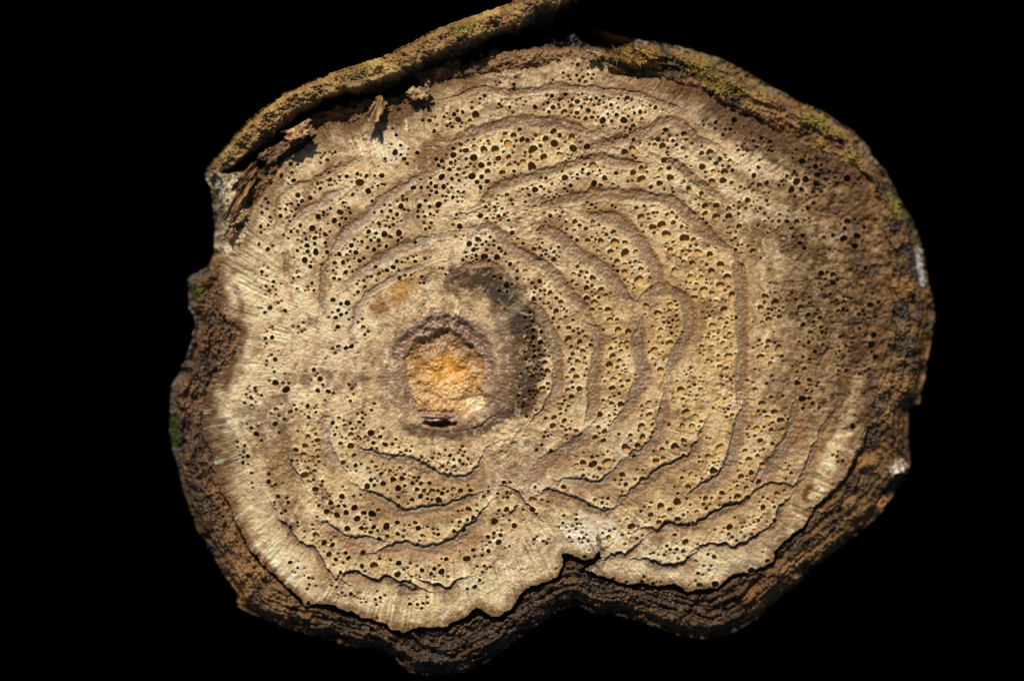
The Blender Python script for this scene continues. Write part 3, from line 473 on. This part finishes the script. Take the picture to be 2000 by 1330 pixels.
# ------------------------------------------------------------------ objects
def link(name, me, m, parent=None):
    o = bpy.data.objects.new(name, me); sc.collection.objects.link(o)
    if m: me.materials.append(m)
    if parent: o.parent = parent
    return o
def to_world(u, v, h): return np.stack([(u - CX) * S, (CY - v) * S, ZF + h * S], -1).astype(F)
def build(verts, loops, per, cols=None, name='m'):
    me = bpy.data.meshes.new(name); nf = len(loops) // per
    me.vertices.add(len(verts)); me.vertices.foreach_set('co', np.ascontiguousarray(verts, F).ravel())
    me.loops.add(len(loops)); me.loops.foreach_set('vertex_index', np.asarray(loops, np.int32))
    me.polygons.add(nf); me.polygons.foreach_set('loop_start', np.arange(0, nf * per, per, dtype=np.int32))
    me.polygons.foreach_set('loop_total', np.full(nf, per, np.int32))
    if cols is not None:
        a = me.color_attributes.new('Col', 'FLOAT_COLOR', 'POINT')
        a.data.foreach_set('color', np.concatenate([np.clip(cols, .002, .9), np.ones((len(cols), 1), F)], 1).astype(F).ravel())
    me.update(calc_edges=True); return me

root = bpy.data.objects.new('cut_vine_stem', None); sc.collection.objects.link(root); root.location = (0, 0, 0)
root.empty_display_size = .02
root['label'] = 'sawn woody vine stem with porous cream wood, amber pith and rough mossy bark'; root['category'] = 'vine stem'

W = to_world(Ud, Vd, H).reshape(-1, 3); CC = C.reshape(-1, 3)
def c4(A): return A[:-1, :-1], A[1:, :-1], A[1:, 1:], A[:-1, 1:]
idx = np.arange(nu * nv).reshape(nv, nu)
q0, q1, q2, q3 = c4(idx)
oo = c4(dO)
keep = ~cellhole & ((oo[0] + oo[1] + oo[2] + oo[3]) < 0)
rid = np.where(wood, 0, 1); rid[flap] = 2; rid[(dP < 0)] = 3
rid[(lf > .5) & bark] = 4
rid = np.where((band_id >= 0) & wood & (dP >= 0), 100 + band_id, rid)
fr_ = c4(rid)[0]
def region(k, name, m, parent):
    s_ = keep & (fr_ == k)
    L = np.stack([q0[s_], q1[s_], q2[s_], q3[s_]], -1).ravel()
    if len(L) == 0: return None
    un, inv = np.unique(L, return_inverse=True)
    return link(name, build(W[un], inv.ravel(), 4, CC[un], name), m, parent)
wood_o = region(0, 'wood', M_wood, root)
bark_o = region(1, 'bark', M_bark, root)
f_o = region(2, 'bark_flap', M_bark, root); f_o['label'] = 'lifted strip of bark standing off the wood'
p_o = region(3, 'pith', M_pith, root); p_o['label'] = 'crumbly amber pith in a five sided hollow'
l_o = region(4, 'bark_crust', M_bark, root); l_o['label'] = 'pale grey lichen covered crust of bark'
for i in range(len(band_kind)): region(100 + i, 'tissue_band', M_band, root)

# vessels: a tube with its own wall and floor
def sampleH(x, y):
    fx = np.clip((x - u0) / G, 0, nu - 1.01); fy = np.clip((y - v0) / G, 0, nv - 1.01); i = fx.astype(int); j = fy.astype(int); a = fx - i; b = fy - j
    return Hs[j, i] * (1 - a) * (1 - b) + Hs[j, i + 1] * a * (1 - b) + Hs[j + 1, i] * (1 - a) * b + Hs[j + 1, i + 1] * a * b
order = sorted(range(len(big)), key=lambda i: -big[i][2])
N = 14; ang = np.arange(N) * 2 * math.pi / N
sv, sf, scol, base = [], [], [], 0
def amber(x, y):
    return max(math.exp(-((x - 1340) / 300) ** 2 - ((y - 660) / 390) ** 2), .75 * math.exp(-((x - 1060) / 110) ** 2 - ((y - 740) / 130) ** 2),
               .7 * math.exp(-((x - 620) / 80) ** 2 - ((y - 890) / 70) ** 2), .55 * math.exp(-((x - 1020) / 130) ** 2 - ((y - 300) / 60) ** 2),
               .6 * math.exp(-((x - 1430) / 200) ** 2 - ((y - 860) / 130) ** 2), .45 * math.exp(-((x - 860) / 120) ** 2 - ((y - 910) / 50) ** 2))
for n_, k in enumerate(order):
    x, y, r = big[k]; am = np.clip(amber(x, y) + rng.uniform(-.2, .2) + (.55 if rng.random() < .14 else 0), 0, 1)
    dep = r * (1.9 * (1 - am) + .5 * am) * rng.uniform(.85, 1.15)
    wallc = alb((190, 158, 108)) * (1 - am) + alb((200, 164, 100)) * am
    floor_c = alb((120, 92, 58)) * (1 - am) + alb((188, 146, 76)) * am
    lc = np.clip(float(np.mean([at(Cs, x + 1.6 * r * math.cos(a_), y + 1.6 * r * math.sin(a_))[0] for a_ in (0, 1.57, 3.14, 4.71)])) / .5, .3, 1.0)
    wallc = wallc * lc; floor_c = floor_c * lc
    tl = rng.uniform(-.12, .12, 2) * dep
    R = shape[k](ang); vv, cc = [], []
    for f, (sr, dz) in enumerate(((1.05, None), (1.0, .22), (.97, .6), (.82, .94))):
        px, py = x + R * sr * np.cos(ang), y + R * sr * np.sin(ang); h = sampleH(px, py)
        h0 = sampleH(np.array([x]), np.array([y]))[0]
        z = h + .1 if dz is None else (h0 - dep * dz)
        o_ = 0 if dz is None else dz
        vv.append(np.stack([px + tl[0] * o_, py + tl[1] * o_, np.broadcast_to(z, (N,))], -1)); t_ = [0, .2, .55, 1][f]
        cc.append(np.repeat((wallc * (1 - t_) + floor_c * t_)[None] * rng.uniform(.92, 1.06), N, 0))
    vv.append(np.array([[x + tl[0], y + tl[1], h0 - dep]])); cc.append(floor_c[None])
    vv = np.concatenate(vv); cc = np.concatenate(cc); vv = to_world(vv[:, 0], vv[:, 1], vv[:, 2])
    fs = []
    for f in range(3):
        for i in range(N):
            a, b = f * N + i, f * N + (i + 1) % N; fs += [(a, b, b + N), (a, b + N, a + N)]
    for i in range(N): fs.append((3 * N + i, 3 * N + (i + 1) % N, 4 * N))
    fs = np.array(fs)
    if n_ < 300:
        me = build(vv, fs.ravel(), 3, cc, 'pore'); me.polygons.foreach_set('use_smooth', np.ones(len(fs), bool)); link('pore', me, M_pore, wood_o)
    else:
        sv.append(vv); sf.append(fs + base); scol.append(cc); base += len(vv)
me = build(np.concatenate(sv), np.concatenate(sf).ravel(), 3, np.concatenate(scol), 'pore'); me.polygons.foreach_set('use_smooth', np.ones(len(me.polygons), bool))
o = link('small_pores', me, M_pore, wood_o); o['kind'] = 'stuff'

# bark down the side of the stem, from the rim to the cloth
P = np.array(OUT + [OUT[0]], float); seg = np.hypot(*np.diff(P, axis=0).T); cum = np.concatenate([[0], np.cumsum(seg)])
n = 900; tq = np.linspace(0, cum[-1], n, endpoint=False)
ou, ov = np.interp(tq, cum, P[:, 0]), np.interp(tq, cum, P[:, 1])
nx, ny = np.gradient(ov), -np.gradient(ou); ln = np.hypot(nx, ny); nx, ny = nx / ln, ny / ln
cxm, cym = ou.mean(), ov.mean(); sgn = np.sign((nx * (ou - cxm) + ny * (ov - cym)).sum()); nx, ny = nx * sgn, ny * sgn
hs = sampleH(ou - 3 * nx, ov - 3 * ny); rows = 60; vs_, cs_ = [], []
for j in range(rows):
    t = j / (rows - 1); s_ = tq
    off = -2.5 - 6 * min(t * 20, 1) + 5 * fbm(s_ * .9, np.full(n, t * 1200), 60, 401, 4, .6)
    h = (hs + 2) * (1 - t) + (-ZF / S) * t
    vs_.append(to_world(ou + nx * off, ov + ny * off, h))
    m_ = fbm(s_, np.full(n, t * 1200), 45, 411, 4, .6)[:, None]
    cs_.append(np.clip(alb((78, 58, 38)) * (1 + 1.0 * m_), .01, .5))
vs_ = np.concatenate(vs_); cs_ = np.concatenate(cs_); ii = np.arange(n); jj = np.arange(rows - 1)[:, None]
a = jj * n + ii; b = jj * n + (ii + 1) % n
L = np.stack([a, b, b + n, a + n], -1).ravel()
o = link('side_bark', build(vs_, L, 4, cs_, 'side_bark'), M_bark, root)

# loose curls of bark and moss growing on the rim
def flake(u, v, h, lu, lv, rot, curl, col, seed, tilt=.3):
    nx_, ny_ = 30, 18; gx, gy = np.meshgrid(np.linspace(-1, 1, nx_), np.linspace(-1, 1, ny_))
    e = fbm(gx * 10 + seed, gy * 10, 6, seed, 3)
    x = gx * lu * (1 + .6 * fbm(gy * 9, gy * 0 + seed, 3, seed + 3, 3, .7)); y = gy * lv * (1 + .8 * fbm(gx * 12, gx * 0 + seed, 3, seed + 5, 3, .7))
    z = h + curl * (gx ** 2 * .6 + gy * abs(gy) * tilt * 2) + 6 * e + 3 * fbm(gx * 40 + seed, gy * 12, 6, seed + 9, 2)
    c, s_ = math.cos(math.radians(rot)), math.sin(math.radians(rot))
    pu, pv = u + x * c - y * s_, v + x * s_ + y * c
    top = to_world(pu, pv, z).reshape(-1, 3); bot = to_world(pu + 1, pv + 1, z - 2.2).reshape(-1, 3)
    id_ = np.arange(nx_ * ny_).reshape(ny_, nx_); K = nx_ * ny_; fs = []
    for j in range(ny_ - 1):
        for i in range(nx_ - 1):
            q = [id_[j, i], id_[j + 1, i], id_[j + 1, i + 1], id_[j, i + 1]]; fs.append(q); fs.append([k + K for k in q[::-1]])
    rim = list(id_[0, :-1]) + list(id_[:-1, -1]) + list(id_[-1, :0:-1]) + list(id_[:0:-1, 0])
    for i in range(len(rim)):
        a, b = rim[i], rim[(i + 1) % len(rim)]; fs.append([a, b, b + K, a + K])
    cc = np.clip(.7 * alb(col)[None] * (1 + 1.6 * fbm(gx * 30 + seed, gy * 8, 5, seed + 12, 3).reshape(-1, 1)), .01, .8); cc = np.concatenate([cc, cc * .8])
    return link('bark_flake', build(np.concatenate([top, bot]), np.array(fs).ravel(), 4, cc, 'bark_flake'), M_flake, root)
flake(583, 257, 2, 24, 13, -25, 16, (170, 130, 84), 3)
flake(555, 283, -14, 36, 9, -28, 8, (128, 92, 56), 4)
flake(735, 216, 4, 13, 24, 28, 16, (168, 126, 80), 5)
flake(818, 182, 0, 20, 11, -8, 10, (166, 138, 94), 6)
flake(468, 378, -26, 9, 42, 28, 10, (150, 112, 70), 7); flake(478, 345, -24, 8, 30, 40, 8, (120, 84, 50), 8)
flake(462, 425, -30, 16, 8, -35, 8, (176, 138, 92), 9); flake(450, 455, -34, 11, 5, -40, 6, (160, 120, 76), 10)
flake(520, 300, -16, 16, 8, -30, 10, (120, 92, 60), 12); flake(1160, 104, 0, 14, 5, 10, 8, (176, 150, 112), 13)
flake(1760, 915, -62, 18, 12, -30, 12, (190, 170, 150), 15); flake(1730, 985, -60, 12, 7, -50, 8, (170, 120, 80), 16)

def moss(u, v, ru, rv, rot, nblade, ln, col, seed):
    r_ = np.random.default_rng(seed); vv, ff, cc = [], [], []
    c, s_ = math.cos(math.radians(rot)), math.sin(math.radians(rot))
    for i in range(nblade):
        a, q = r_.uniform(0, 6.28), math.sqrt(r_.random()); x, y = ru * q * math.cos(a), rv * q * math.sin(a)
        pu, pv = u + x * c - y * s_, v + x * s_ + y * c
        h = float(np.asarray(sampleH(np.array([pu]), np.array([pv])))[0]) - 1
        d = r_.normal(0, .7, 2); l_ = ln * r_.uniform(.5, 1.2); wv = np.array([-d[1], d[0]]) / (np.hypot(*d) + .01) * ln * .16
        k = len(vv)
        vv += [(pu - wv[0], pv - wv[1], h), (pu + wv[0], pv + wv[1], h), (pu + d[0] * l_ * .5 + wv[0] * .7, pv + d[1] * l_ * .5 + wv[1] * .7, h + l_ * .6), (pu + d[0] * l_, pv + d[1] * l_, h + l_ * .8)]
        ff += [(k, k + 1, k + 2), (k, k + 2, k + 3)]; cl = np.clip(alb(col) * r_.uniform(.6, 1.5), .01, .7); cc += [cl] * 4
    vv = np.array(vv)
    return link('moss_patch', build(to_world(vv[:, 0], vv[:, 1], vv[:, 2]), np.array(ff).ravel(), 3, np.array(cc, F), 'moss_patch'), M_moss, root)
moss(334, 842, 7, 32, -4, 320, 8, (66, 88, 34), 1); moss(378, 572, 9, 15, 0, 200, 8, (88, 98, 36), 2)
moss(1235, 104, 44, 17, 12, 900, 9, (156, 122, 62), 3); moss(1390, 150, 70, 14, 26, 700, 8, (130, 106, 40), 4)
moss(905, 58, 34, 8, -25, 240, 8, (158, 142, 60), 5); moss(1600, 235, 40, 12, 32, 420, 9, (136, 116, 52), 6)
moss(1755, 400, 9, 30, -22, 220, 8, (130, 118, 52), 7); moss(700, 140, 40, 7, -18, 200, 6, (166, 140, 70), 8)
moss(1806, 520, 5, 40, -8, 260, 7, (206, 200, 190), 9); moss(1768, 912, 10, 6, 0, 120, 8, (222, 212, 200), 10)

# black cloth under the stem
me = bpy.data.meshes.new('black_cloth'); q = 6.0
me.from_pydata([(-q, -q, 0), (q, -q, 0), (q, q, 0), (-q, q, 0)], [], [(0, 1, 2, 3)])
m = bpy.data.materials.new('black_cloth'); m.use_nodes = True; nn = m.node_tree.nodes; nn.remove(nn['Principled BSDF'])
df = nn.new('ShaderNodeBsdfDiffuse'); nzc = nn.new('ShaderNodeTexNoise'); nzc.inputs['Scale'].default_value = 900
rc = nn.new('ShaderNodeMapRange'); rc.inputs['To Min'].default_value = .00002; rc.inputs['To Max'].default_value = .00012
m.node_tree.links.new(nzc.outputs['Fac'], rc.inputs['Value']); m.node_tree.links.new(rc.outputs[0], df.inputs['Color'])
m.node_tree.links.new(df.outputs[0], nn['Material Output'].inputs[0])
g = link('ground', me, m); g['kind'] = 'structure'; g['label'] = 'plain black cloth under the stem'
